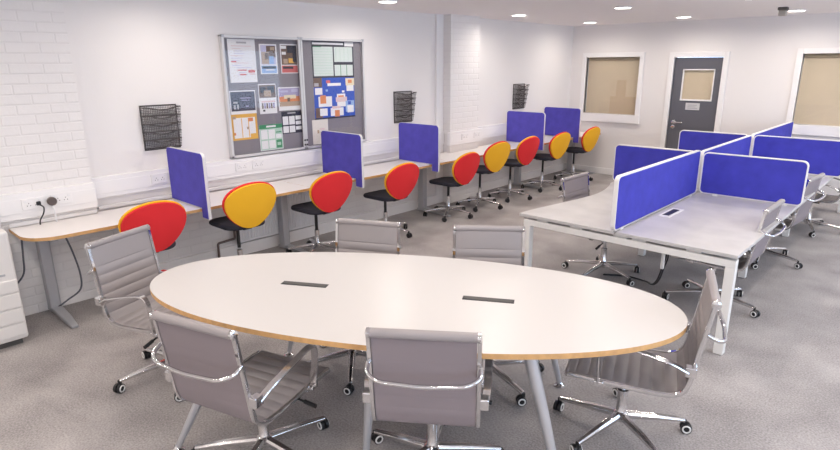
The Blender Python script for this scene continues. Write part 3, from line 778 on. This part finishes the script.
def bench_frame(y, label, wide=True, x0=BL0+.03, x1=BR0-.01):
    t = thing('bench_trestle', label, 'desk frame', (XC, y, 0), 0, 'white steel frames under the bench desks')
    a, b = x0-XC, x1-XC
    obj('cross_beam', B(((a, -.03, .632), (b, .03, .684))), M['white_steel'], t, bevel=.004)
    for q, s in ((a, 1), (b, -1)):
        bm = B(((q, -.03, .004), (q+s*.062, .03, .633))); lg = obj('leg', bm, M['white_steel'], t, bevel=.004)
        obj('glide', B(((q+s*.012, -.02, 0), (q+s*.05, .02, .006))), M['black'], lg)
    bm = bmesh.new()
    for q in (a+.12, a+.42, a+.78, b-.70, b-.32): box(bm, (q, -.02, .684), (q+.10, .03, .7048))
    obj('spacer_block', bm, M['white_steel'], t)
    bm = bmesh.new()
    for q in (a+.14, a+.62, b-.60, b-.25): box(bm, (q, .031, .66), (q+.17, .05, .70))
    obj('cable_clip', bm, M['black'], t)
    return t
bench_frame(3.985, 'white steel portal frame at the near end of the bench')
bench_frame(5.69, 'white steel frame under the first cross screen of the bench', x0=BL0+.35, x1=BR0-.30)
bench_frame(7.455, 'white steel frame under the second cross screen of the bench', x0=BL0+.35, x1=BR0-.30)
bench_frame(9.16, 'white steel portal frame at the far end of the bench')

def bench_screen(label, p0, p1, z0, z1):
    """fabric screen standing on the desks between p0 and p1 (x, y)"""
    p0, p1 = Vector((*p0, 0)), Vector((*p1, 0)); L = (p1-p0).length; dirv = (p1-p0).normalized()
    t = thing('bench_screen', label, 'desk divider', p0, math.atan2(dirv.y, dirv.x), 'blue screens on the bench')
    bm = bmesh.new(); prism(bm, rrect(.008, z0+.008, L-.008, z1-.008, .035, 6), lambda a, b, d: Vector((a, -.012+d, b)), .024); obj('fabric_panel', bm, M['blue2'], t, bevel=.003)
    o, i = rrect(0, z0, L, z1, .045, 6), rrect(.009, z0+.004, L-.009, z1-.009, .038, 6)
    bm = bmesh.new()
    def ring(p, y): return [bm.verts.new((q[0], y, q[1])) for q in p]
    A, Bq, Cq, Dq = ring(o, -.016), ring(i, -.016), ring(i, .016), ring(o, .016); k = len(o)
    for P, Q in ((A,Bq),(Bq,Cq),(Cq,Dq),(Dq,A)):
        for q in range(k): bm.faces.new((P[q], P[(q+1)%k], Q[(q+1)%k], Q[q]))
    obj('edge_trim', bm, M['trim'], t)
    bm = bmesh.new()
    for q in (.12, L-.16): box(bm, (q, -.014, .7305), (q+.05, .014, z0+.006))
    obj('screen_foot', bm, M['white_steel'], t)
    return t
ZS0, ZS1 = .742, 1.128
bench_screen('brightly lit blue screen running lengthways along the near desks', (XC, 3.885), (XC, 5.655), ZS0, 1.150)
bench_screen('blue screen running lengthways along the middle desks', (XC, 5.725), (XC, 7.42), ZS0, ZS1)
bench_screen('blue screen running lengthways along the farthest desks', (XC, 7.49), (XC, 9.62), ZS0, ZS1)
bench_screen('blue cross screen on the right, nearest the camera', (XC+.03, 5.69), (-.835, 5.69), ZS0, ZS1)
bench_screen('blue cross screen on the left, behind the lengthways one', (-2.53, 5.69), (XC-.03, 5.69), ZS0, ZS1)
bench_screen('second blue cross screen on the right, cut by the picture edge', (XC+.03, 7.455), (-.79, 7.455), ZS0, ZS1)
bench_screen('blue cross screen standing in front of the grey door', (-2.50, 7.455), (XC-.03, 7.455), ZS0, ZS1)
# cables falling from the bench
t = thing('cable_loop', 'looped black cables and pale spine dropping from the near bench desk', 'cable', (-1.40, 4.18, 0))
obj('cable_spine', B(((-.03,-.012,.44),(-.005,.012,.68))), M['white_steel'], t, bevel=.006)
for k in range(2):
    e = .014*k
    obj('cable', T(catmull([(0+e,0,.68),(0+e,.01,.54),(-.05+e,.10,.42),(-.16+e,.34,.22),(-.30+e,.62,.06),(-.42+e,.78,.012),(-.60,.80-e,.010),(-.78,.70-e,.010)], 8), .006, 8), M['black'], t, smooth=True)

# ---------------------------------------------------------------- light
w = bpy.data.worlds.new('sky'); S.world = w; w.use_nodes = True
bg = w.node_tree.nodes['Background']; bg.inputs[0].default_value = (.58, .76, 1., 1); bg.inputs[1].default_value = 5.6
for a, b in RW:
    li = bpy.data.lights.new('window_portal', 'AREA'); li.shape = 'RECTANGLE'; li.size = b-a; li.size_y = 1.45
    li.cycles.is_portal = True
    o = bpy.data.objects.new('window_portal', li); o.location = (XR+.14, (a+b)/2, 1.575); o.rotation_euler = (0, D(90), 0); o.rotation_euler = (D(90), 0, D(90)); COL.objects.link(o)

# ---------------------------------------------------------------- camera
yaw, pitch, roll, f = .7503, .2738, .0058, 569.57
F = Vector((-math.sin(yaw)*math.cos(pitch), math.cos(yaw)*math.cos(pitch), -math.sin(pitch)))
Rt = Vector((math.cos(yaw), math.sin(yaw), 0)); Dn = F.cross(Rt)
R2 = Rt*math.cos(roll)+Dn*math.sin(roll); D2 = Dn*math.cos(roll)-Rt*math.sin(roll)
cd = bpy.data.cameras.new('camera'); cd.sensor_width = 36; cd.lens = f*36/840; cd.clip_start = .05
co = bpy.data.objects.new('camera', cd); COL.objects.link(co)
mw = Matrix.Identity(4)
for i in range(3): mw[i][0], mw[i][1], mw[i][2] = R2[i], -D2[i], -F[i]
mw[0][3], mw[1][3], mw[2][3] = 0, 0, 1.923
co.matrix_world = mw
S.camera = co
S.view_settings.view_transform = 'Standard'; S.view_settings.look = 'None'
S.view_settings.exposure = 0.0; S.view_settings.gamma = 1
S.cycles.use_denoising = True
S.cycles.max_bounces = 8; S.cycles.diffuse_bounces = 5
